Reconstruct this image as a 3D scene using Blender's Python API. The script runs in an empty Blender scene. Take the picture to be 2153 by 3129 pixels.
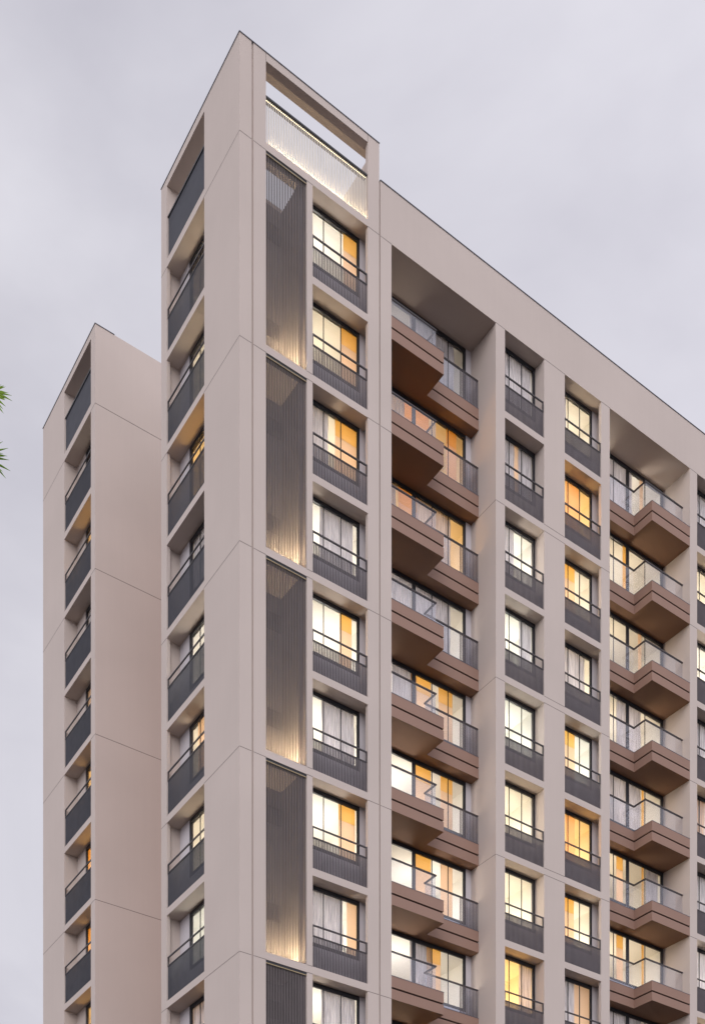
import bpy, math, random
from mathutils import Vector
random.seed(7)
R = math.radians
C = bpy.context.scene.collection
ZC = 1.6                                   # camera height above the ground
TOP = 41.13 + ZC                           # underside of the highest floor beam
H = 3.0                                    # storey height

# ------------------------------------------------------------------ materials
MATS = {}
def nodes(name):
    m = bpy.data.materials.new(name); m.use_nodes = True
    nt = m.node_tree; nt.nodes.clear()
    out = nt.nodes.new('ShaderNodeOutputMaterial')
    MATS[name] = m
    return m, nt, out
def N(nt, t, **kw):
    n = nt.nodes.new(t)
    for k, v in kw.items():
        if k in n.inputs.keys(): n.inputs[k].default_value = v
        else: setattr(n, k, v)
    return n
def paint(name, c, rough=.6, var=.05, scale=3., metallic=0., bump=0., spec=.3, stretch=(1, 1, 1), dirt=0.):
    m, nt, out = nodes(name)
    b = N(nt, 'ShaderNodeBsdfPrincipled', Roughness=rough, Metallic=metallic)
    b.inputs['Specular IOR Level'].default_value = spec
    tc = N(nt, 'ShaderNodeTexCoord'); mp = N(nt, 'ShaderNodeMapping')
    mp.inputs['Scale'].default_value = stretch
    geo = N(nt, 'ShaderNodeNewGeometry')
    nt.links.new(geo.outputs['Position'], mp.inputs['Vector'])
    no = N(nt, 'ShaderNodeTexNoise', Scale=scale, Detail=5.)
    nt.links.new(mp.outputs[0], no.inputs['Vector'])
    mr = N(nt, 'ShaderNodeMapRange')
    mr.inputs['From Min'].default_value = .3; mr.inputs['From Max'].default_value = .7
    mr.inputs['To Min'].default_value = 1 - var; mr.inputs['To Max'].default_value = 1 + var
    nt.links.new(no.outputs['Fac'], mr.inputs['Value'])
    last = mr.outputs[0]
    if dirt > 0:                           # faint rain streaks running down the render
        mp2 = N(nt, 'ShaderNodeMapping'); mp2.inputs['Scale'].default_value = (5., 5., .12)
        nt.links.new(geo.outputs['Position'], mp2.inputs['Vector'])
        n2 = N(nt, 'ShaderNodeTexNoise', Scale=1.6, Detail=6.)
        nt.links.new(mp2.outputs[0], n2.inputs['Vector'])
        m2 = N(nt, 'ShaderNodeMapRange')
        m2.inputs['From Min'].default_value = .35; m2.inputs['From Max'].default_value = .7
        m2.inputs['To Min'].default_value = 1.0; m2.inputs['To Max'].default_value = 1 - dirt
        nt.links.new(n2.outputs['Fac'], m2.inputs['Value'])
        mu = N(nt, 'ShaderNodeMath', operation='MULTIPLY')
        nt.links.new(last, mu.inputs[0]); nt.links.new(m2.outputs[0], mu.inputs[1]); last = mu.outputs[0]
    vm = N(nt, 'ShaderNodeVectorMath', operation='SCALE')
    vm.inputs[0].default_value = c
    nt.links.new(last, vm.inputs['Scale'])
    nt.links.new(vm.outputs[0], b.inputs['Base Color'])
    if bump > 0:
        bn = N(nt, 'ShaderNodeTexNoise', Scale=60., Detail=3.)
        nt.links.new(geo.outputs['Position'], bn.inputs['Vector'])
        bp = N(nt, 'ShaderNodeBump', Strength=bump, Distance=.01)
        nt.links.new(bn.outputs['Fac'], bp.inputs['Height'])
        nt.links.new(bp.outputs[0], b.inputs['Normal'])
    nt.links.new(b.outputs[0], out.inputs[0])
    return m
def glass(name, tint, refl=1., sky_sheen=0.):
    m, nt, out = nodes(name)
    tr = N(nt, 'ShaderNodeBsdfTransparent'); tr.inputs[0].default_value = (*tint, 1)
    gl = N(nt, 'ShaderNodeBsdfGlossy', Roughness=0.); gl.inputs[0].default_value = (1, 1, 1, 1)
    fr = N(nt, 'ShaderNodeFresnel', IOR=1.45)
    mu = N(nt, 'ShaderNodeMath', operation='MULTIPLY'); mu.inputs[1].default_value = refl
    ge = N(nt, 'ShaderNodeNewGeometry'); iv = N(nt, 'ShaderNodeMath', operation='SUBTRACT'); iv.inputs[0].default_value = 1.
    nt.links.new(ge.outputs['Backfacing'], iv.inputs[1])      # the rear face of a pane only lets light through
    m0 = N(nt, 'ShaderNodeMath', operation='MULTIPLY')
    nt.links.new(fr.outputs[0], m0.inputs[0]); nt.links.new(iv.outputs[0], m0.inputs[1])
    nt.links.new(m0.outputs[0], mu.inputs[0])
    mx = N(nt, 'ShaderNodeMixShader')
    nt.links.new(mu.outputs[0], mx.inputs[0]); nt.links.new(tr.outputs[0], mx.inputs[1]); nt.links.new(gl.outputs[0], mx.inputs[2])
    last = mx
    if sky_sheen > 0:  # pale lavender diffuse layer stands in for the sky's reflection
        df = N(nt, 'ShaderNodeBsdfDiffuse'); df.inputs[0].default_value = (.85, .83, .9, 1)
        m2 = N(nt, 'ShaderNodeMixShader'); m2.inputs[0].default_value = sky_sheen
        nt.links.new(mx.outputs[0], m2.inputs[1]); nt.links.new(df.outputs[0], m2.inputs[2]); last = m2
    nt.links.new(last.outputs[0], out.inputs[0])
    return m
def emit(name, c, s):
    m, nt, out = nodes(name)
    e = N(nt, 'ShaderNodeEmission', Strength=s); e.inputs[0].default_value = (*c, 1)
    nt.links.new(e.outputs[0], out.inputs[0]); return m
def fabric(name):
    m, nt, out = nodes(name)
    geo = N(nt, 'ShaderNodeNewGeometry'); mp = N(nt, 'ShaderNodeMapping')
    mp.inputs['Scale'].default_value = (14, 14, .55)
    nt.links.new(geo.outputs['Position'], mp.inputs['Vector'])
    no = N(nt, 'ShaderNodeTexNoise', Scale=3., Detail=4.); nt.links.new(mp.outputs[0], no.inputs['Vector'])
    cr = N(nt, 'ShaderNodeValToRGB')
    cr.color_ramp.elements[0].position = .36; cr.color_ramp.elements[0].color = (.66, .64, .67, 1)
    cr.color_ramp.elements[1].position = .64; cr.color_ramp.elements[1].color = (.97, .95, .97, 1)
    nt.links.new(no.outputs['Fac'], cr.inputs[0])
    d = N(nt, 'ShaderNodeBsdfDiffuse'); t = N(nt, 'ShaderNodeBsdfTranslucent')
    nt.links.new(cr.outputs[0], d.inputs[0]); nt.links.new(cr.outputs[0], t.inputs[0])
    mx = N(nt, 'ShaderNodeMixShader'); mx.inputs[0].default_value = .58
    nt.links.new(d.outputs[0], mx.inputs[1]); nt.links.new(t.outputs[0], mx.inputs[2])
    nt.links.new(mx.outputs[0], out.inputs[0]); return m

paint('plaster', (.535, .463, .420), .85, .035, .35, bump=.12, dirt=.014)
paint('plaster_grey', (.56, .53, .55), .85, .05, .8, bump=.1)
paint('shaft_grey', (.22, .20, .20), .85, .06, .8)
paint('vent_dark', (.13, .12, .12), .6, .08)
paint('joint', (.16, .135, .125), .9, .05)
paint('coping', (.12, .125, .15), .45, .08, 2., metallic=.4)
paint('frame_black', (.022, .023, .028), .4, .1, 3., spec=.4)
paint('rail_dark', (.045, .037, .040), .42, .1, 3., spec=.5)
paint('rail_bar', (.115, .100, .108), .5, .1, 3., spec=.4)
paint('rail_bar_blue', (.062, .064, .078), .5, .1, 3., spec=.4)
paint('slat_grey', (.15, .130, .130), .5, .08, 2., spec=.35)
paint('slat_light', (.70, .65, .57), .5, .06, 2., spec=.35)
paint('glint_tan', (.38, .30, .18), .5, .08)
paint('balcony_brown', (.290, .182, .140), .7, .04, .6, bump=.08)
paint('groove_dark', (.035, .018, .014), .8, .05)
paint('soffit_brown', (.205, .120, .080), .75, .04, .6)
paint('sill_light', (.62, .62, .68), .5, .04)
paint('room_cream', (.86, .84, .78), .8, .05, .9)
paint('room_floor', (.35, .25, .17), .5, .1, 2.)
paint('roofing', (.25, .25, .26), .9, .1)
paint('asphalt', (.05, .05, .052), .9, .2, .8, bump=.3)
paint('paving', (.10, .085, .075), .85, .15, 1.5, bump=.2)
paint('bark', (.16, .12, .085), .9, .25, 6., bump=.6)
glass('window_glass', (.97, .97, .97), .55)
glass('balustrade_glass', (.92, .93, .96), 1.5, .05)
emit('led', (1., .76, .43), 640.)
emit('led_top', (1., .80, .50), 95.)
emit('fill_pane', (1., .62, .56), 1.5)
emit('led_soft', (1., .80, .48), 4.)
def screenmat(name, c, k=.8):
    m, nt, out = nodes(name)
    d = N(nt, 'ShaderNodeBsdfDiffuse'); t = N(nt, 'ShaderNodeBsdfTranslucent')
    d.inputs[0].default_value = (*c, 1); t.inputs[0].default_value = (*c, 1)
    mx = N(nt, 'ShaderNodeMixShader'); mx.inputs[0].default_value = k
    nt.links.new(d.outputs[0], mx.inputs[1]); nt.links.new(t.outputs[0], mx.inputs[2]); nt.links.new(mx.outputs[0], out.inputs[0])
screenmat('frond_green', (.30, .44, .08), .5); screenmat('frond_dark', (.24, .38, .08), .5)
screenmat('amber_screen', (.97, .73, .36)); screenmat('peach_screen', (.97, .81, .66))
fabric('sheer')

# ------------------------------------------------------------------ mesh helpers
class MB:
    """Collects axis-aligned boxes (a along facade, d depth, z) and prisms; side 'R' maps a->x d->y, side 'L' maps a->y d->x."""
    def __init__(s, side='R'): s.v, s.f, s.m, s.side = [], [], [], side
    def box(s, a0, a1, d0, d1, z0, z1, mi=0):
        if a1 <= a0 or d1 <= d0 or z1 <= z0: return s
        i = len(s.v)
        for z in (z0, z1):
            for a, d in ((a0, d0), (a1, d0), (a1, d1), (a0, d1)):
                s.v.append((a, d, z) if s.side == 'R' else (d, a, z))
        fs = [(0, 3, 2, 1), (4, 5, 6, 7), (0, 1, 5, 4), (1, 2, 6, 5), (2, 3, 7, 6), (3, 0, 4, 7)]
        if s.side != 'R': fs = [tuple(reversed(f)) for f in fs]
        for f in fs: s.f.append(tuple(i + k for k in f)); s.m.append(mi)
        return s
    def prism(s, poly, z0, z1, mi=0, bottom=None):
        i = len(s.v); n = len(poly)
        for z in (z0, z1):
            for a, d in poly: s.v.append((a, d, z) if s.side == 'R' else (d, a, z))
        fs = [tuple(range(n - 1, -1, -1)), tuple(range(n, 2 * n))]
        fs += [(k, (k + 1) % n, n + (k + 1) % n, n + k) for k in range(n)]
        if s.side != 'R': fs = [tuple(reversed(f)) for f in fs]
        for f in fs: s.f.append(tuple(i + k for k in f)); s.m.append(mi)
        if bottom is not None: s.m[-len(fs)] = bottom
        return s
    def mesh(s, name, mats, bevel=0.):
        me = bpy.data.meshes.new(name)
        me.from_pydata(s.v, [], s.f)
        for m in mats: me.materials.append(MATS[m])
        if len(mats) > 1: me.polygons.foreach_set('material_index', s.m)
        me.update(); return me
CACHE = {}
def part(name, parent, loc, me, label=None):
    o = bpy.data.objects.new(name, me); C.objects.link(o)
    if parent is not None:
        o.parent = parent
        o.location = Vector(loc) - wloc(parent)
    else: o.location = loc
    o['_w'] = list(loc)
    if label: o['label'] = label
    return o
def wloc(o): return Vector(o['_w'])
def thing(name, label, cat, loc, group=None):
    o = bpy.data.objects.new(name, None); C.objects.link(o); o.location = loc
    o['_w'] = list(loc); o['label'] = label; o['category'] = cat
    if group: o['group'] = group
    return o
def cached(key, fn):
    if key not in CACHE: CACHE[key] = fn()
    return CACHE[key]
def W(side, a, d, z): return (a, d, z) if side == 'R' else (d, a, z)

front = thing('apartment_building', 'tall beige apartment tower with brown balconies, slatted corner screens and lit windows', 'building', (0, 0, 0))
rear = thing('apartment_building', 'narrower beige tower at far left with one window column, behind the main tower', 'building', (0, 10.523, 0))
def Z(z): return z + ZC                     # measured heights are relative to the eye

# ------------------------------------------------------------------ walls of the front building
NB = 9                                      # storeys modelled in detail, counted from the top
ZBASE = TOP - H * NB                        # top of the plain base below the frame
E0, E1 = 5.046, 5.095                       # shadow joint between tower and long wing
wl = MB()
zt, zw = Z(44.01), Z(42.87)
G0, G1 = .404, .467
# corner pier and groove
wl.box(0, G0, 0, 2.177, 0, zt).box(G0, G1, .05, 1.3, 0, zt).box(G1, .894, 0, 1.3, 0, zt).box(G0, .67, 1.3, 2.177, 0, TOP)
# shaft behind the slatted screens
wl2 = MB(); wl2.box(.894, 2.338, 1.235, 1.3, ZBASE, TOP).box(2.18, 2.338, .20, 1.235, ZBASE, TOP)
# pier between screens and tower windows
wl.box(2.338, 2.545, 0, .12, 0, TOP).box(2.338, 2.545, .12, .60, 0, TOP)
# right pier of the tower : thin front plate, wall behind
wl.box(4.605, E0, 0, .12, 0, zt).box(4.875, E0, .12, .60, 0, TOP)
wl.box(4.97, E0, .12, 5.137, TOP, zt - .06) # terrace side wall
wl.box(E0, E1, .06, .6, 0, zw - .02)        # joint
# long wing piers
wl.box(E1, 5.53, 0, 1.44, 0, TOP)
wl.box(9.929, 10.342, 0, 1.44, 0, TOP)
wl.box(12.169, 13.161, 0, .60, 0, TOP)
wl.box(14.987, 15.427, 0, .12, 0, TOP).box(15.257, 15.427, .12, 1.44, 0, TOP)
wl.box(19.829, 20.249, 0, 1.44, 0, TOP)
wl.box(22.10, 24.0, 0, .60, 0, TOP)
# left facade of the tower
wlL = MB('L')
wlL.box(4.735, 5.137, 0, .12, 0, zt).box(4.83, 5.137, .12, .67, 0, TOP)
part('wall', front, (0, 0, 0), wl.mesh('front_walls', ['plaster']))
part('wall', front, (0, 0, 0), wlL.mesh('side_wall', ['plaster']))
part('shaft_wall', front, (0, 0, 0), wl2.mesh('shaft_wall', ['shaft_grey']))
# plain lower storeys, closing walls and flat roofs (never seen from the street corner, they close the volume)
cl = MB()
for a0, a1 in ((.894, 2.338), (2.545, 4.605), (5.53, 9.929), (10.342, 12.169), (13.161, 14.987), (15.427, 19.829), (20.249, 22.10)):
    cl.box(a0, a1, .02, .45, 0, ZBASE - .01)
cl.box(.02, .5, 2.177, 4.735, 0, ZBASE - .01)
cl.box(.7, E0, 4.95, 5.137, 0, TOP)                                # tower, wall towards the court
cl.box(.68, 4.97, 2.9, 5.137, TOP - .25, TOP - .02)                # terrace slab, rear part
cl.box(2.34, 4.97, .60, 2.9, TOP - .01, TOP + .2)
cl.box(.68, 2.34, 1.3, 2.9, TOP - .01, TOP + .2)
cl.box(E0, 5.3, 5.137, 15.67, 0, zw - .3).box(23.7, 24, .6, 15.67, 0, zw - .3).box(5.3, 23.7, 15.4, 15.67, 0, zw - .3)
part('core_wall', front, (0, 0, 0), cl.mesh('core', ['plaster']))
for s in range(1, NB):  # unseen glowing court windows, added to warm the rear tower's side wall
    z = TOP - H * (s + 1)
    wo = part('window', front, (2.2, 5.14, z), cached('courtwin', lambda: MB().box(0, 1.8, 0, .05, 1.05, 1.1).box(0, 1.8, 0, .05, 2.6, 2.65).box(0, .05, 0, .05, 1.1, 2.6).box(1.75, 1.8, 0, .05, 1.1, 2.6).mesh('court_fill_frame', ['frame_black'])))
    part('pane', wo, (2.2, 5.14, z), cached('courtpane', lambda: MB().box(.05, 1.75, .01, .03, 1.1, 2.6).mesh('court_fill_pane', ['fill_pane'])))
rf = MB(); rf.box(E1, 24, .45, 15.67, TOP - .004 + .25, TOP + .55)
part('roof', front, (0, 0, 0), rf.mesh('roof', ['roofing']))
# soffit band under the parapet of the wing (ceiling of the top loggias)
pp = MB(); pp.box(E1, 24, 0, .45, TOP, zw); pp.box(E1, 24, .45, 1.6, TOP, TOP + .24)
part('parapet', front, (0, 0, 0), pp.mesh('wing_parapet', ['plaster']))
cp = MB(); cp.box(E1 - .015, 24.02, -.02, .30, zw, zw + .022)
cp.box(-.02, E0 + .01, -.02, .30, zt, zt + .018)
cp.box(-.02, .30, .30, 5.15, zt, zt + .018)
part('coping', front, (0, 0, 0), cp.mesh('coping', ['coping']))
# open roof frame of the tower
rfm = MB(); rfm.box(.894, 4.605, 0, .43, Z(43.77), zt).box(4.605, 4.97, .12, .43, Z(43.77), zt - .002)
part('roof_frame', front, (0, 0, 0), rfm.mesh('roof_frame', ['plaster']))
rfl = MB('L'); rfl.box(2.177, 4.735, 0, .50, Z(43.76), zt)
part('roof_frame', front, (0, 0, 0), rfl.mesh('roof_frame_side', ['plaster']))
rb = MB('L'); rb.box(4.83, 5.137, .12, .5, TOP, zt).box(4.735, 4.83, .12, .5, TOP + .255, zt)
part('wall', front, (0, 0, 0), rb.mesh('rear_pier_top', ['plaster']))

# thin movement joints, 2 mm proud of the render
t = .016
class JT:
    def __init__(s, side, bld): s.side, s.bld = side, bld
    def box(s, a0, a1, d0, d1, z0, z1):
        loc = W(s.side, a0, d0, z0)
        part('joint', s.bld, loc, MB(s.side).box(0, a1 - a0, 0, d1 - d0, 0, z1 - z0).mesh('joint', ['joint'])); return s
jt = JT('R', front)
for k in range(0, 5):
    z = TOP - 6 * k
    jt.box(0, .404, -.002, .01, z - t / 2, z + t / 2).box(.467, .894, -.002, .01, z - t / 2, z + t / 2)
    jt.box(2.338, 2.545, -.002, .01, z - t / 2, z + t / 2); 
    if k: jt.box(2.338, 2.545, -.002, .01, z + .23 - t / 2, z + .23 + t / 2)
    jt.box(4.605, E0, -.002, .01, z - t / 2, z + t / 2).box(E1, 5.53, -.002, .01, z - t / 2, z + t / 2)
    jt.box(9.929, 10.342, -.002, .01, z - t / 2, z + t / 2)
    jt.box(9.927, 9.94, .0, .9, z - t / 2, z + t / 2)
    jt.box(12.169, 13.161, -.002, .01, z - t / 2, z + t / 2)
    if k: jt.box(12.169, 13.161, -.002, .01, z + .23 - t / 2, z + .23 + t / 2)
    jt.box(14.987, 15.427, -.002, .01, z - t / 2, z + t / 2).box(19.829, 20.249, -.002, .01, z - t / 2, z + t / 2)
jt.box(.894 - .006, .894 + .006, -.002, .01, Z(43.77), zt).box(4.605 - .006, 4.605 + .006, -.002, .01, Z(43.77), zt)
jl = JT('L', front)
for k in range(0, 5):
    z = TOP - 6 * k
    jl.box(0, 2.177, -.002, .01, z - t / 2, z + t / 2).box(4.735, 5.137, -.002, .01, z - t / 2, z + t / 2)

# ------------------------------------------------------------------ bays
def railing(bld, side, a0, a1, zf, zmid, ztop, dark):
    """vertical bars between beam and mid rail, plus an open upper rail"""
    key = ('rail', side, round(a1 - a0, 3), zmid)
    w = a1 - a0
    def bars():
        b = MB(side); p = .0565; n = int((w - .03) / p)
        hw, dp = (.0125, .064) if side == 'R' else (.006, .056)
        for i in range(n + 1):
            a = .02 + i * (w - .04) / n
            b.box(a - hw, a + hw, .035, dp, .23, zmid - .035)
        return b.mesh('railing_bars', [dark])
    def mid():
        return MB(side).box(.0, w, .025, .065, zmid - .035, zmid).mesh('mid_rail', ['rail_dark'])
    def top():
        b = MB(side); b.box(.0, w, .025, .065, ztop - .04, ztop).box(w - .035, w, .025, .065, zmid, ztop - .04).box(0, .035, .025, .065, zmid, ztop - .04)
        return b.mesh('top_rail', ['rail_dark'])
    loc = W(side, a0, 0, zf)
    r = part('railing', bld, loc, cached(key + ('b',), bars))
    part('mid_rail', r, loc, cached(key + ('m',), mid)); part('top_rail', r, loc, cached(key + ('t',), top))
def window(bld, side, a0, a1, D, zf, zs, mull, thick=(), zt=2.998, fl=.06, fr=.085):
    """frame from a0..a1, sill zs, head zt; mull = list of (m0, m1)"""
    key = ('win', side, round(a0, 3), round(a1, 3), zs)
    w = a1 - a0
    def fm():
        b = MB(side); y0, y1 = D + .005, D + .06
        b.box(0, w, y0, y1, zt - .13, zt).box(0, w, y0, y1, zs, zs + .12)
        b.box(0, fl, y0, y1, zs + .12, zt - .13).box(w - fr, w, y0, y1, zs + .12, zt - .13)
        for m0, m1 in mull: b.box(m0 - a0 + .003, m1 - a0 - .003, D + .006, D + .028, zs + .12, zt - .13)
        return b.mesh('window_frame', ['frame_black'])
    def pn():
        b = MB(side); xs = [fl] + [q - a0 for m in mull for q in m] + [w - fr]
        for i in range(0, len(xs), 2): b.box(xs[i], xs[i + 1], D + .018, D + .026, zs + .12, zt - .13)
        return b.mesh('window_pane', ['window_glass'])
    loc = W(side, a0, 0, zf)
    o = part('window', bld, loc, cached(key + ('f',), fm))
    part('pane', o, loc, cached(key + ('p',), pn))
    return o
LIGHTS = {'W': ((1., .96, .88), 1.45), 'Y': ((1., .88, .68), 1.02), 'O': ((1., .60, .20), 1.1), 'G': ((.96, .98, .92), 1.15), 'D': ((1., .93, .85), .36), 'P': ((1., .70, .44), .75)}
PW = 86.
def room(bld, side, a0, a1, d0, depth, zf, zlo, spec, vol=1.):
    """shell of a lit room behind the window; spec = (light, [(x0,x1,kind)...]) x in 0..1 of the room width"""
    key = ('room', side, round(a0, 3), zlo)
    w = a1 - a0
    def sh():
        b = MB(side); d1 = d0 + depth
        b.box(0, w, d0, d1, zlo - .06, zlo, 1)
        b.box(0, w, d0, d1, 2.93, 2.985)
        b.box(0, .05, d0, d1, zlo, 2.93).box(w - .05, w, d0, d1, zlo, 2.93).box(.05, w - .05, d1 - .05, d1, zlo, 2.93)
        return b.mesh('room_shell', ['room_cream', 'room_floor'])
    loc = W(side, a0, 0, zf)
    o = part('room', bld, loc, cached(key, sh))
    kind, pans = spec
    for x0, x1, k, off in pans:
        off = -.062 + .03 * off; zp = 1.12 if zlo < .5 else 1.03
        b = MB(side); q0, q1 = .05 + x0 * (w - .1), .05 + x1 * (w - .1)
        if k == 'o':
            b.box(q0, q1, d0 + off, d0 + off + .02, zp, 2.42, 1).box(q0, q1, d0 + off, d0 + off + .02, 2.42, 2.96, 0)
            me = b.mesh('screen_panel', ['amber_screen', 'peach_screen'])
        else:
            b.box(q0, q1, d0 + off, d0 + off + .02, zp, 2.96); me = b.mesh('screen_panel', [{'p': 'peach_screen', 'O': 'amber_screen'}[k]])
        part('screen_panel', o, loc, me)
    col, s = LIGHTS[kind]
    L = bpy.data.lights.new('room_light', 'POINT'); L.color = col; L.energy = PW * s * vol * random.uniform(.93, 1.07); L.shadow_soft_size = .5
    lo = bpy.data.objects.new('room_light', L); C.objects.link(lo)
    am = (a0 + a1) / 2 + random.uniform(-.15, .15) * (a1 - a0)
    lo.location = W(side, am, d0 + min(1.05, depth * .5), zf + 1.45)
    return o
ORD = ['top', 'second', 'third', 'fourth', 'fifth', 'sixth', 'seventh', 'eighth', 'ninth']
def curtain(side, a0, a1, d, zf, z0, z1, label, group, dull=False):
    w = a1 - a0; n = max(10, int(w / .018)); b = MB(side); rows = 5
    ph = random.uniform(0, 6); pit = random.uniform(.075, .10)
    pts = []
    for i in range(n + 1):
        a = w * i / n
        pts.append((a, .032 * math.sin(2 * math.pi * a / pit + ph + .9 * math.sin(a * 5 + ph)) + .008 * math.sin(a * 71 + ph)))
    vs, fs = [], []
    for side_off in (0, .006):
        for r in range(rows + 1):
            zz = z0 + (z1 - z0) * r / rows; k = .7 + .3 * (1 - r / rows) + .1 * math.sin(r * 2.1 + ph)
            sway = .012 * math.sin(r * 1.7 + ph)
            for a, y in pts: vs.append(W(side, a + sway, d + y * k + side_off, zz))
    m = n + 1; o2 = (rows + 1) * m
    for r in range(rows):
        for i in range(n):
            q = (r * m + i, r * m + i + 1, (r + 1) * m + i + 1, (r + 1) * m + i)
            fs.append(q if side == 'R' else q[::-1]); q2 = tuple(o2 + k for k in q[::-1]); fs.append(q2 if side == 'R' else q2[::-1])
    me = bpy.data.meshes.new('curtain'); me.from_pydata(vs, [], fs); me.materials.append(MATS['sheer'])
    for p in me.polygons: p.use_smooth = True
    o = bpy.data.objects.new('curtain', me); C.objects.link(o); o.location = W(side, a0, 0, zf)
    o['label'] = label; o['category'] = 'curtain'; o['group'] = group

def column(bld, side, a0, a1, ext, D, fr, mull, specs, colname, zmid, ztop, bar, roomr, depth, win0=None, frw=.085, vol=1., top_z=TOP, D2=.15):
    """one column of recessed windows: beam, sill wall, window, railing, room per storey"""
    ax = a1 + ext
    w0 = a0 if win0 is None else win0
    for s, spec in enumerate(specs):
        zf = top_z - H * (s + 1)
        key = (side, round(a0, 3))
        def bm():
            b = MB(side); b.box(0, a1 - a0, 0, .12, 0, .23).box(0, ax - a0, .12, D + D2, 0, .23); return b.mesh('floor_beam', ['plaster'])
        def sw():
            b = MB(side)
            b.box(0, ax - a0, D, D + D2, .23, 1.114).box(fr - a0, ax - a0, D, D + D2, 1.114, 3.0)
            if w0 > a0: b.box(0, w0 - a0, D, D + D2, 1.114, 3.0)
            return b.mesh('sill_wall', ['plaster_grey' if ext > 0 else 'plaster'])
        loc = W(side, a0, 0, zf)
        part('floor_beam', bld, loc, cached(key + ('beam',), bm))
        part('sill_wall', bld, loc, cached(key + ('sw',), sw))
        window(bld, side, w0, fr, D, zf, 1.114, mull, fr=frw)
        railing(bld, side, a0 + .01, a1 - .006, zf, zmid, ztop, bar)
        kind, pans, curt = spec
        room(bld, side, roomr[0], roomr[1], D + D2, depth, zf, .35, (kind, pans), vol)
        for ci, (c0, c1) in enumerate(curt):
            q0, q1 = w0 + .05 + c0 * (fr - w0 - .1), w0 + .05 + c1 * (fr - w0 - .1)
            where = 'filling' if c1 - c0 > .8 else ('left in' if c0 + c1 < .95 else 'right in' if c0 + c1 > 1.05 else 'centred in')
            if side == 'L': where = 'behind'
            curtain(side, q0, q1, D + .115, zf, 1.13, 2.95, 'sheer curtain %s %s window from top, %s' % (where, ORD[s], colname), 'sheer curtains behind the lit windows')
# beams at the very top of columns under the parapet exist already; tower needs its terrace beams
tb = MB(); tb.box(.894, 2.338, 0, .44, TOP, TOP + .23).box(2.338, 4.605, 0, .60, TOP, TOP + .23).box(4.605, 4.97, .12, .60, TOP, TOP + .23)
part('floor_beam', front, (0, 0, 0), tb.mesh('terrace_beam', ['plaster']))
tl = MB('L'); tl.box(2.177, 4.735, 0, .12, TOP, TOP + .255).box(2.177, 4.83, .12, .67, TOP, TOP + .255)
part('floor_beam', front, (0, 0, 0), tl.mesh('terrace_beam_side', ['plaster']))

o_ = lambda a, b, off=.9: (a, b, 'o', off)
TWR = [('W', [o_(.66, .92)], []), ('Y', [o_(.62, .90)], []), ('Y', [o_(.52, .95, .8)], [(0, .46)]), ('W', [], [(.30, .93)]),
       ('W', [o_(.60, .80)], []), ('W', [], [(.33, .96)]), ('W', [o_(.58, .86)], []), ('W', [(.72, .9, 'p', .8)], [(.09, .74)]), ('W', [], [(.33, .97)])]
column(front, 'R', 2.545, 4.605, .27, .45, 4.609, [(3.231, 3.262), (3.881, 3.914)], TWR, 'tower column beside slatted screens', 1.207, 1.534, 'rail_bar', (2.545, 4.875), 3.0)
COLA = [('D', [], [(.0, .97)]), ('D', [(.5, .62, 'p', .7)], [(0, .50), (.62, .97)]), ('W', [], [(0, .50)]), ('G', [], [(.66, .97)]),
        ('G', [], []), ('Y', [], []), ('Y', [], []), ('O', [], [(.66, .98)])]
column(front, 'R', 10.342, 12.169, 0, .45, 12.167, [(10.930, 10.962), (11.514, 11.547)], COLA, 'column right of left balconies', 1.182, 1.513, 'rail_bar', (10.342, 12.169), 2.8)
COLB = [('Y', [], [(0, .34)]), ('O', [(.28, .62, 'p', .8)], []), ('Y', [(.25, .50, 'o', .8)], []), ('Y', [], [(.28, .88)]),
        ('G', [(.25, .50, 'o', .8)], []), ('O', [(.28, .50, 'p', .8)], []), ('Y', [(.2, .48, 'o', .8)], []), ('D', [(.5, .9, 'p', 1.)], [(.0, .55)])]
column(front, 'R', 13.161, 14.987, .27, .45, 14.990, [(13.762, 13.794), (14.340, 14.376)], COLB, 'column left of zigzag balconies', 1.182, 1.513, 'rail_bar', (13.161, 15.257), 2.8)
COLC = [('D', [], [(0, .9)]), ('Y', [], []), ('W', [], []), ('D', [], [(0, .9)]), ('Y', [(.3, .6, 'p', .8)], [(.30, .9)]), ('D', [], [(.1, .9)]), ('W', [], [(.25, .8)]), ('Y', [], [])]
column(front, 'R', 20.249, 22.10, 0, .45, 22.098, [(20.921, 20.958), (21.50, 21.537)], COLC, 'rightmost column at photo edge', 1.182, 1.513, 'rail_bar', (20.249, 22.10), 2.8)
LFT = [('Y', [], []), ('Y', [], []), ('O', [], []), ('D', [], [(.0, .97)]), ('W', [], []), ('Y', [(.4, .6, 'p', .5)], []), ('Y', [], []), ('G', [], []), ('P', [], [(.45, .97)])]
column(front, 'L', 2.177, 4.735, .095, .52, 4.16, [(3.43, 3.465), (2.88, 2.915)], LFT, 'left face of main tower', 1.386, 1.669, 'rail_bar_blue', (2.177, 4.83), 1.6, win0=2.3, frw=.13, vol=.7)

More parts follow.
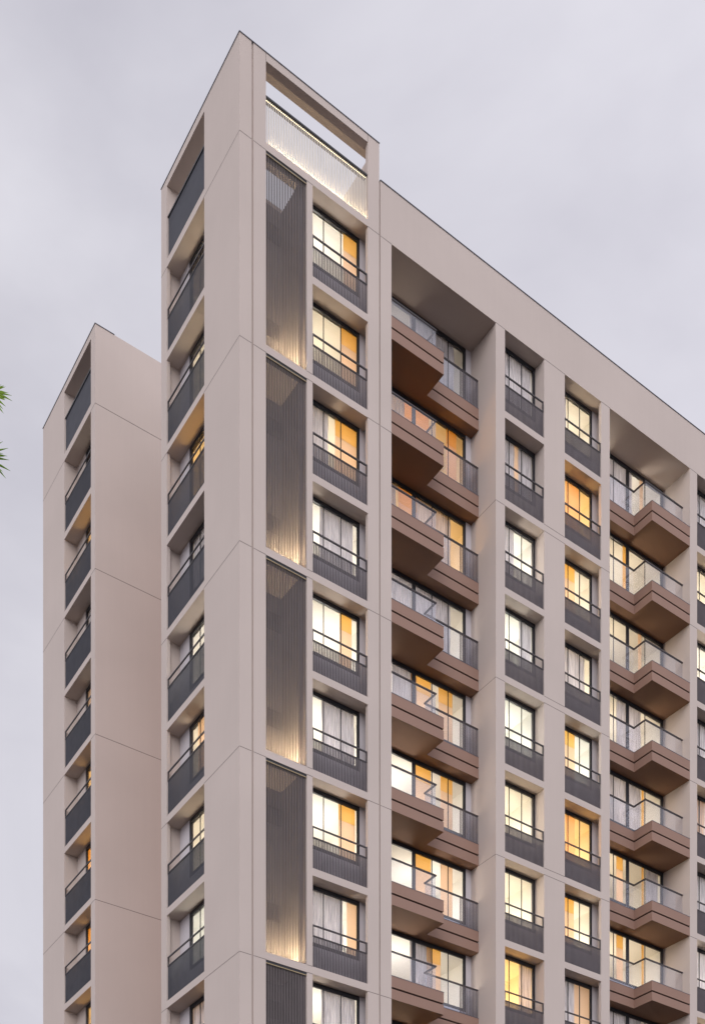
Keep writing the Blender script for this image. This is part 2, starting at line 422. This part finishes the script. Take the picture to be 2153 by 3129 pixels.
# ------------------------------------------------------------------ loggias with stepped balconies
FZ = .73
def loggia(a0, a1, poly, step, gl, slat, frame, mull, specs, colname, flip, stub):
    D = 1.29
    for s, spec in enumerate(specs):
        zf = TOP - H * (s + 1); loc = (a0, 0, zf)
        def P(p, e=0.): return [(a - a0, d) for a, d in p]
        def slab():
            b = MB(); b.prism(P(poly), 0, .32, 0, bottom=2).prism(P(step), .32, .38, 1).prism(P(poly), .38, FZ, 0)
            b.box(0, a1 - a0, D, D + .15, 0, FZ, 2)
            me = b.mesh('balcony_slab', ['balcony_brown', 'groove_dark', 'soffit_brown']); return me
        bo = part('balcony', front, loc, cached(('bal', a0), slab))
        # thin metal drip edge on top of the fascia
        def edge():
            b = MB()
            for (p0, p1) in gl['edge']:
                x0, x1 = sorted((p0[0], p1[0])); y0, y1 = sorted((p0[1], p1[1]))
                b.box(x0 - a0 - .006, x1 - a0 + .006, y0 - .006, y1 + .012, FZ, FZ + .018)
            return b.mesh('edge_trim', ['coping'])
        part('edge_trim', bo, loc, cached(('edge', a0), edge))
        for i, (p0, p1) in enumerate(gl['glass']):
            def gp():
                x0, x1 = sorted((p0[0], p1[0])); y0, y1 = sorted((p0[1], p1[1]))
                if x1 - x0 > y1 - y0: return MB().box(x0 - a0, x1 - a0, y0 - .006, y0 + .006, FZ + .02, 1.69).mesh('glass_panel', ['balustrade_glass'])
                return MB().box(x0 - a0 - .006, x0 - a0 + .006, y0 + .012, y1 - .012, FZ + .02, 1.69).mesh('glass_panel', ['balustrade_glass'])
            part('glass_panel', bo, loc, cached(('gp', a0, i), gp))
        def hr():
            b = MB()
            for (p0, p1) in gl['rail']:
                x0, x1 = sorted((p0[0], p1[0])); y0, y1 = sorted((p0[1], p1[1]))
                if x1 - x0 > y1 - y0: b.box(x0 - a0, x1 - a0, y0 - .025, y0 + .025, 1.69, 1.735)
                else: b.box(x0 - a0 - .025, x0 - a0 + .025, y0 + .025, y1 - .025, 1.69, 1.735)
            return b.mesh('handrail', ['rail_dark'])
        part('handrail', bo, loc, cached(('hr', a0), hr))
        if slat:
            def sl():
                b = MB(); n = int((slat[1] - slat[0]) / .062)
                for i in range(n + 1):
                    a = slat[0] + .01 + i * (slat[1] - slat[0] - .02) / n - a0
                    b.box(a - .009, a + .009, slat[2] - .02, slat[2] + .004, FZ + .02, 1.69)
                return b.mesh('baluster_panel', ['rail_bar'])
            part('baluster_panel', bo, loc, cached(('sl', a0), sl))
        def wallm():
            b = MB()
            if stub: b.box(stub[0] - a0, stub[1] - a0, D, D + .15, FZ, 3.0)
            return b.mesh('stub_wall', ['plaster_grey'])
        if stub: part('stub_wall', front, loc, cached(('stub', a0), wallm))
        wo = window(front, 'R', frame[0], frame[1], D, zf, 1.02, mull, fl=.06, fr=.10)
        part('sill', wo, loc, cached(('sill', a0), lambda: MB().box(frame[0] - a0, frame[1] - a0, D - .03, D + .15, FZ, 1.018).mesh('sill', ['sill_light'])))
        kind, pans, curt = spec
        room(front, 'R', a0, a1, D + .15, 3.2, zf, FZ + .1, (kind, pans), 1.1)
        for c0, c1 in curt:
            q0, q1 = frame[0] + c0 * (frame[1] - frame[0]), frame[0] + c1 * (frame[1] - frame[0])
            where = 'left' if c0 + c1 < .9 else 'right' if c0 + c1 > 1.1 else 'middle'
            curtain('R', q0, q1, D + .125, zf, 1.03, 2.95, 'white sheer curtain in the %s of the glazing above the %s %s' % (where, ORD[s], colname), 'sheer curtains behind the balcony glazing')
A, B = 5.53, 9.929; K = 7.666
polyA = [(A, 0), (K, 0), (K, .886), (B, .886), (B, 1.29), (A, 1.29)]
stepA = [(A, .04), (K - .04, .04), (K - .04, .926), (B, .926), (B, 1.29), (A, 1.29)]
glA = dict(edge=[((A, 0), (K, 0)), ((K - .012, .02), (K - .012, .87)), ((K + .01, .886), (B - .01, .886))],
           glass=[((A, .36), (7.61, .36)), ((7.61, .36), (7.61, .93)), ((7.62, .93), (B - .01, .93))],
           rail=[((A, .36), (7.635, .36)), ((7.61, .36), (7.61, .93)), ((7.585, .93), (B - .004, .93))])
BY1 = [('D', [], [(.44, .90)]), ('O', [(.35, .60, 'o', 1.), (.78, .88, 'o', .9)], [(.02, .38)]), ('O', [(.3, .48, 'o', 1.)], [(.06, .30), (.48, .86)]), ('W', [], [(.18, .46), (.48, .86)]),
       ('W', [(.42, .62, 'o', .9), (.70, .84, 'o', .9)], [(.26, .50)]), ('W', [(.44, .62, 'o', .9), (.72, .84, 'o', .9)], []), ('W', [(.46, .62, 'o', .9), (.72, .84, 'p', .9)], [(.30, .0)][:0]),
       ('W', [(.58, .72, 'o', .9)], [(.44, .66)]), ('Y', [(.46, .64, 'o', .9)], [(.66, .96)])]
loggia(A, B, polyA, stepA, glA, (9.12, B - .01, .93), (A, 9.695), [(6.42, 6.455), (7.354, 7.51), (8.19, 8.226), (8.90, 8.932)], BY1, 'left hand balcony', False, (9.695, B))
A2, B2 = 15.427, 19.829; K2 = 17.69
polyB = [(A2, .886), (K2, .886), (K2, 0), (B2, 0), (B2, 1.29), (A2, 1.29)]
stepB = [(A2, .926), (K2 + .04, .926), (K2 + .04, .04), (B2, .04), (B2, 1.29), (A2, 1.29)]
glB = dict(edge=[((A2 + .01, .886), (K2 - .01, .886)), ((K2, .02), (K2, .87)), ((K2 + .01, 0), (B2, 0))],
           glass=[((A2 + .01, .93), (K2 + .03, .93)), ((K2 + .04, .36), (K2 + .04, .93)), ((K2 + .05, .36), (B2 - .01, .36))],
           rail=[((A2 + .01, .93), (K2 + .065, .93)), ((K2 + .04, .36), (K2 + .04, .93)), ((K2 + .015, .36), (B2 - .004, .36))])
BY2 = [('W', [(.72, .76, 'p', .5)], [(.30, .60)]), ('Y', [(.50, .54, 'O', .5)], []), ('Y', [(.70, .74, 'p', .4)], []), ('Y', [], [(.40, .72)]),
       ('Y', [(.745, .77, 'O', .3)], [(.10, .72)]), ('Y', [(.42, .50, 'o', .5), (.745, .77, 'O', .3)], [(.80, .96)]), ('Y', [(.42, .50, 'o', .5), (.745, .77, 'O', .3)], []), ('D', [], [(.3, .72)])]
loggia(A2, B2, polyB, stepB, glB, None, (15.6, 19.80), [(16.34, 16.376), (16.998, 17.033), (17.70, 17.872), (18.744, 18.78)], BY2, 'zigzag balcony', True, (A2, 15.6))

# ------------------------------------------------------------------ slatted screens on the tower corner
def wedge_strip(a0, a1):
    """light strip whose lens faces forward onto the slats and a little upward; its back and ends are dark"""
    v = [(a, d, z) for a in (a0, a1) for d, z in ((.175, 0), (.158, 0), (.175, .048))]
    f = [(1, 4, 5, 2), (0, 3, 4, 1), (0, 2, 5, 3), (0, 1, 2), (3, 5, 4)]
    me = bpy.data.meshes.new('light_strip'); me.from_pydata(v, [], f)
    me.materials.append(MATS['led_top']); me.materials.append(MATS['frame_black'])
    me.polygons.foreach_set('material_index', [0, 1, 1, 1, 1]); me.update(); return me
def screen(bld, side, a0, a1, z0, z1, mat, edge, pitch=.0535, sw=.021, d=.05, dp=.032):
    loc = W(side, a0, 0, z0); w = a1 - a0; h = z1 - z0
    b = MB(side); n = int(w / pitch)
    for i in range(n):
        a = (i + .5) * w / n; b.box(a - sw / 2, a + sw / 2, d, d + dp, 0, h - .06)
    so = part('slat_screen', bld, loc, b.mesh('slats', [mat]))
    part('top_rail', so, loc, MB(side).box(0, w, d - .03, d + .15, h - .06, h - .005).mesh('screen_rail', ['frame_black']))
    if edge: part('glint_strip', so, loc, MB(side).box(0, w, d - .04, d - .03, h - .10, h - .075).mesh('glint_strip', ['glint_tan']))  # tan strip paints in the gold LED light caught along the rail
    return so, loc, w, h
for k in range(5):
    zb = TOP - 6 * (k + 1)
    bme = MB().box(.894, 2.338, 0, .44, zb, zb + .23).box(.894, 2.18, .44, 1.235, zb, zb + .23).mesh('screen_beam', ['plaster'])
    part('floor_beam', front, (0, 0, 0), bme)
    if zb > ZBASE - 4:
        so, loc, w, h = screen(front, 'R', .894, 2.338, zb + .23, zb + 6., 'slat_grey', True)
        part('light_strip', so, loc, MB().box(.03, w - .03, .345, .405, .0, .012).mesh('light_strip', ['led']))
# little bathroom windows in the shaft, one per storey
vb = MB()
for s in range(NB):
    zf = TOP - H * (s + 1)
    part('vent_window', front, (1.70, 1.215, zf + 1.92), cached('vent', lambda: MB().box(0, .46, .0, .045, 0, .04).box(0, .46, 0, .045, .50, .54).box(0, .03, 0, .045, .04, .50).box(.43, .46, 0, .045, .04, .50).box(.03, .43, .02, .03, .04, .50).mesh('vent_window', ['vent_dark'])))
# lit terrace screen
so, loc, w, h = screen(front, 'R', .894, 4.605, TOP + .23, Z(42.79), 'slat_light', False, pitch=.0575, sw=.014, dp=.026)
part('light_strip', so, loc, wedge_strip(.03, w - .03))
part('light_strip', so, loc, MB().box(.02, w - .02, .088, .10, h - .069, h - .062).mesh('light_strip_top', ['led_soft']))
sc2, loc, w, h = screen(front, 'L', 2.177, 4.735, TOP + .255, Z(42.82), 'rail_bar_blue', False, pitch=.056, sw=.030, d=.06)

# ------------------------------------------------------------------ rear tower
V0, V1 = 10.523, 15.669
rw = MB('L')
rw.box(V0, 10.908, 0, .67, 0, zt).box(13.456, V1, 0, .67, 0, zt).box(10.908, 13.456, .02, .5, 0, ZBASE - .01)
rw.box(10.908, 13.456, 0, .50, Z(43.76), zt)
part('wall', rear, (0, 0, 0), rw.mesh('rear_front', ['plaster']))
rs = MB(); rs.box(.67, 5.04, V0, V0 + .25, 0, zt).box(.67, 5.04, V1 - .2, V1, 0, zt)
part('wall', rear, (0, 0, 0), rs.mesh('rear_side', ['plaster']))
rr = MB(); rr.box(.67, 5.04, V0 + .25, V1 - .2, TOP - .3, TOP + .1)
part('roof', rear, (0, 0, 0), rr.mesh('rear_roof', ['roofing']))
rc = MB('L'); rc.box(V0 - .02, V1 + .02, -.02, .25, zt, zt + .018); rc.box(V0 - .02, V0 + .2, .25, .75, zt, zt + .018)
part('coping', rear, (0, 0, 0), rc.mesh('rear_coping', ['coping']))
rtb = MB('L'); rtb.box(10.908, 13.456, 0, .67, TOP, TOP + .26)
part('floor_beam', rear, (0, 0, 0), rtb.mesh('rear_terrace_beam', ['plaster']))
rj = JT('L', rear)
for k in range(0, 4):
    z = TOP - 6 * k
    rj.box(V0, 10.908, -.002, .01, z - t / 2, z + t / 2).box(13.456, V1, -.002, .01, z - t / 2, z + t / 2)
rj2 = JT('R', rear)
for k in range(0, 4):
    z = TOP - 6 * k; rj2.box(0, 5.0, V0 - .002, V0 + .01, z - t * .6, z + t * .6)
RER = [('D', [], []), ('O', [], []), ('D', [], [(.2, .97)]), ('D', [(.5, .8, 'p', .3)], []), ('O', [], [(.3, .8)]), ('O', [(.6, .97, 'o', .2)], []), ('O', [(.6, .97, 'o', .2)], [(.3, .7)]), ('O', [(.75, .97, 'o', .2)], [])]
column(rear, 'L', 10.908, 13.456, 0, .52, 12.64, [(11.96, 11.995)], RER, 'far left tower', 1.387, 1.679, 'rail_bar_blue', (10.93, 13.456), 1.9, win0=11.0, frw=.11, vol=.6)
screen(rear, 'L', 10.908, 13.456, TOP + .26, Z(42.81), 'rail_bar_blue', False, pitch=.056, sw=.030, d=.06)

# ------------------------------------------------------------------ palm at the left edge
def tube(path, radii, seg=9):
    vs, fs = [], []
    for i, (p, r) in enumerate(zip(path, radii)):
        p = Vector(p); q = Vector(path[min(i + 1, len(path) - 1)]) - Vector(path[max(i - 1, 0)]); q.normalize()
        u = q.cross(Vector((.3, .9, .1))); u.normalize(); v = q.cross(u)
        for k in range(seg):
            a = 2 * math.pi * k / seg; vs.append(p + u * math.cos(a) * r + v * math.sin(a) * r)
    for i in range(len(path) - 1):
        for k in range(seg): fs.append((i * seg + k, i * seg + (k + 1) % seg, (i + 1) * seg + (k + 1) % seg, (i + 1) * seg + k))
    fs.append(tuple(range(seg))[::-1]); fs.append(tuple((len(path) - 1) * seg + k for k in range(seg)))
    return vs, fs
cam_loc = Vector((-17.826, -31.30, ZC))
rgt = Vector((.8200, -.5723, 0)); dep = Vector((.5723, .8200, 0))
def CW(x, y, z): return cam_loc + rgt * x + dep * y + Vector((0, 0, z))   # metres right of, ahead of and above the street corner
def palm(base, h, crown_r, tips):
    root = thing('palm_tree', 'green palm tree at the left edge, only its drooping frond tips in the photo', 'tree', base)
    path = [base + Vector((.25 * math.sin(i * .28), .1 * i / 12, h * i / 12)) - Vector(base) for i in range(13)]
    v, f = tube(path, [.24 - .010 * i + (.015 if i % 2 else 0) for i in range(13)])
    me = bpy.data.meshes.new('trunk'); me.from_pydata(v, [], f); me.materials.append(MATS['bark'])
    for p in me.polygons: p.use_smooth = True
    part('trunk', root, base, me)
    top = path[-1]
    rng = random.Random(5)
    leaves = [(Vector(c) - Vector(base), r, Vector((0, 0, 1))) for c, r in tips]
    for i in range(26):
        a = i * 2.39996; el = rng.uniform(-.6, 1.1)
        o = Vector((math.cos(a) * math.cos(el), math.sin(a) * math.cos(el), math.sin(el)))
        if o.dot(rgt) > .55: continue
        t = o.cross(Vector((0, 0, 1))); t.normalize()
        leaves.append((top + o * rng.uniform(.75, 1.0), rng.uniform(.42, .55), (t + Vector((0, 0, rng.uniform(-.3, .3)))).normalized()))
    for j, (hub, rad, side) in enumerate(leaves):
        o = (hub - top).normalized()
        mid = (top + hub) / 2 + Vector((0, 0, .12)); stem = [top.lerp(mid, k / 3) for k in range(3)] + [mid.lerp(hub, k / 3) for k in range(4)]
        v, f = tube(stem, [.018, .016, .015, .014, .012, .011, .010], 6)
        vs, fs = [tuple(x) for x in v], list(f); n = 46
        out = o - side * o.dot(side); out.normalize(); nrm = out.cross(side)
        for k in range(n):
            a = (-1.9 + 3.8 * k / (n - 1)) + rng.uniform(-.05, .05)
            dr = out * math.cos(a) + side * math.sin(a) + nrm * rng.uniform(-.22, .22); dr.normalize()
            L = rad * (1 - .10 * abs(a)) * rng.uniform(.72, 1.08)
            wd = nrm.cross(dr); wd.normalize(); droop = rng.uniform(.05, .45)
            q = len(vs); prof = ((0, .006), (.35, .016), (.7, .013), (1., .001))
            for u, hw in prof:
                c = hub + dr * (L * u) + Vector((0, 0, -droop * L * u * u))
                vs += [tuple(c - wd * hw), tuple(c + nrm * hw * .5), tuple(c + wd * hw), tuple(c - nrm * .002)]
            for m in range(3):
                for e in range(4): fs.append((q + m * 4 + e, q + m * 4 + (e + 1) % 4, q + m * 4 + 4 + (e + 1) % 4, q + m * 4 + 4 + e))
        me = bpy.data.meshes.new('frond'); me.from_pydata(vs, [], fs)
        me.materials.append(MATS['frond_green' if j % 3 != 1 else 'frond_dark'])
        part('frond', root, base, me)
pb = CW(-5.45, 14.2, -ZC)
palm(pb, 12.7 + ZC, 1.9, [(CW(-4.19, 14.0, 13.03), .33), (CW(-4.27, 14.05, 12.37), .37)])

# ------------------------------------------------------------------ ground, street, pavement
def flat(name, x0, x1, y0, y1, z0, z1, mat):
    o = part(name, None, (0, 0, 0), MB().box(x0, x1, y0, y1, z0, z1).mesh(name, [mat])); o['kind'] = 'structure'; return o
flat('ground', -600, 600, -600, 600, -.5, -.13, 'paving')
flat('road', -400, 400, -29, -17, -.126, -.12, 'asphalt')
flat('pavement', -12, 60, -16.9, -.05, -.126, .0, 'paving')

# ------------------------------------------------------------------ sky and light
SUN_EL, SUN_AZ = 24., 200.                  # degrees; light comes from behind the viewer
w = bpy.data.worlds.new('World'); bpy.context.scene.world = w; w.use_nodes = True
nt = w.node_tree; nt.nodes.clear()
out = nt.nodes.new('ShaderNodeOutputWorld')
sky = nt.nodes.new('ShaderNodeTexSky'); sky.sky_type = 'NISHITA'; sky.sun_disc = False
sky.sun_elevation = R(SUN_EL); sky.sun_rotation = R(SUN_AZ); sky.dust_density = 3.
bg1 = nt.nodes.new('ShaderNodeBackground'); bg1.inputs[1].default_value = .05
nt.links.new(sky.outputs[0], bg1.inputs[0])
tc = nt.nodes.new('ShaderNodeTexCoord')
mp = nt.nodes.new('ShaderNodeMapping'); mp.inputs['Scale'].default_value = (1., 1., 2.0); mp.inputs['Rotation'].default_value = (.2, .3, .5)
nt.links.new(tc.outputs['Generated'], mp.inputs[0])
n1 = N(nt, 'ShaderNodeTexNoise', Scale=2.6, Detail=6., Roughness=.5, Distortion=.4); nt.links.new(mp.outputs[0], n1.inputs['Vector'])
cr = nt.nodes.new('ShaderNodeValToRGB')
cr.color_ramp.elements[0].position = .36; cr.color_ramp.elements[0].color = (.625, .611, .690, 1)
cr.color_ramp.elements[1].position = .66; cr.color_ramp.elements[1].color = (.860, .846, .918, 1)
nt.links.new(n1.outputs['Fac'], cr.inputs[0])
# the overcast is brighter low down behind the viewer, towards the veiled evening sun
dt = N(nt, 'ShaderNodeVectorMath', operation='DOT_PRODUCT'); dt.inputs[1].default_value = (-.68, -.69, .22)
nt.links.new(tc.outputs['Generated'], dt.inputs[0])
mr = N(nt, 'ShaderNodeMapRange'); mr.inputs['From Min'].default_value = -.1; mr.inputs['From Max'].default_value = 1.
mr.inputs['To Min'].default_value = 1.; mr.inputs['To Max'].default_value = 2.3
nt.links.new(dt.outputs['Value'], mr.inputs['Value'])
d2 = N(nt, 'ShaderNodeVectorMath', operation='DOT_PRODUCT'); d2.inputs[1].default_value = (.74, -.67, -.1)
nt.links.new(tc.outputs['Generated'], d2.inputs[0])
m2 = N(nt, 'ShaderNodeMapRange'); m2.inputs['From Min'].default_value = -.35; m2.inputs['From Max'].default_value = .15
m2.inputs['To Min'].default_value = .93; m2.inputs['To Max'].default_value = 1.07
nt.links.new(d2.outputs['Value'], m2.inputs['Value'])
mm = N(nt, 'ShaderNodeMath', operation='MULTIPLY'); nt.links.new(mr.outputs[0], mm.inputs[0]); nt.links.new(m2.outputs[0], mm.inputs[1])
vs = N(nt, 'ShaderNodeVectorMath', operation='SCALE')
nt.links.new(cr.outputs[0], vs.inputs[0]); nt.links.new(mm.outputs[0], vs.inputs['Scale'])
bg2 = nt.nodes.new('ShaderNodeBackground'); bg2.inputs[1].default_value = 1.
nt.links.new(vs.outputs[0], bg2.inputs[0])
mx = nt.nodes.new('ShaderNodeMixShader'); mx.inputs[0].default_value = .93
nt.links.new(bg1.outputs[0], mx.inputs[1]); nt.links.new(bg2.outputs[0], mx.inputs[2]); nt.links.new(mx.outputs[0], out.inputs[0])

sl = bpy.data.lights.new('sun', 'SUN'); sl.energy = .85; sl.angle = R(40); sl.color = (1., .95, .92)
so_ = bpy.data.objects.new('sun', sl); C.objects.link(so_)
sd = Vector((-.66, -.66, math.tan(R(SUN_EL)) * .93)).normalized()
so_.rotation_euler = sd.to_track_quat('Z', 'Y').to_euler(); so_.location = (-30, -50, 60)

# ------------------------------------------------------------------ camera (level, with the lens shifted up)
cd = bpy.data.cameras.new('camera'); cam = bpy.data.objects.new('camera', cd); C.objects.link(cam)
cam.location = cam_loc
cam.rotation_euler = (R(90), 0, math.atan2(-.5723, .8200))
cd.sensor_fit = 'HORIZONTAL'; cd.sensor_width = 36.; cd.lens = 36. * 3753 / 2153
cd.shift_y = (4699.7 - 1564.5) / 2153; cd.clip_end = 3000.
sc = bpy.context.scene; sc.camera = cam
sc.render.engine = 'CYCLES'
sc.cycles.max_bounces = 8; sc.cycles.diffuse_bounces = 4; sc.cycles.transparent_max_bounces = 20; sc.cycles.caustics_reflective = False; sc.cycles.caustics_refractive = False
sc.cycles.use_denoising = True
sc.cycles.sample_clamp_indirect = 2.
sc.view_settings.view_transform = 'Standard'; sc.view_settings.look = 'None'; sc.view_settings.exposure = 0.; sc.view_settings.gamma = 1.
for o in bpy.data.objects:
    if '_w' in o: del o['_w']
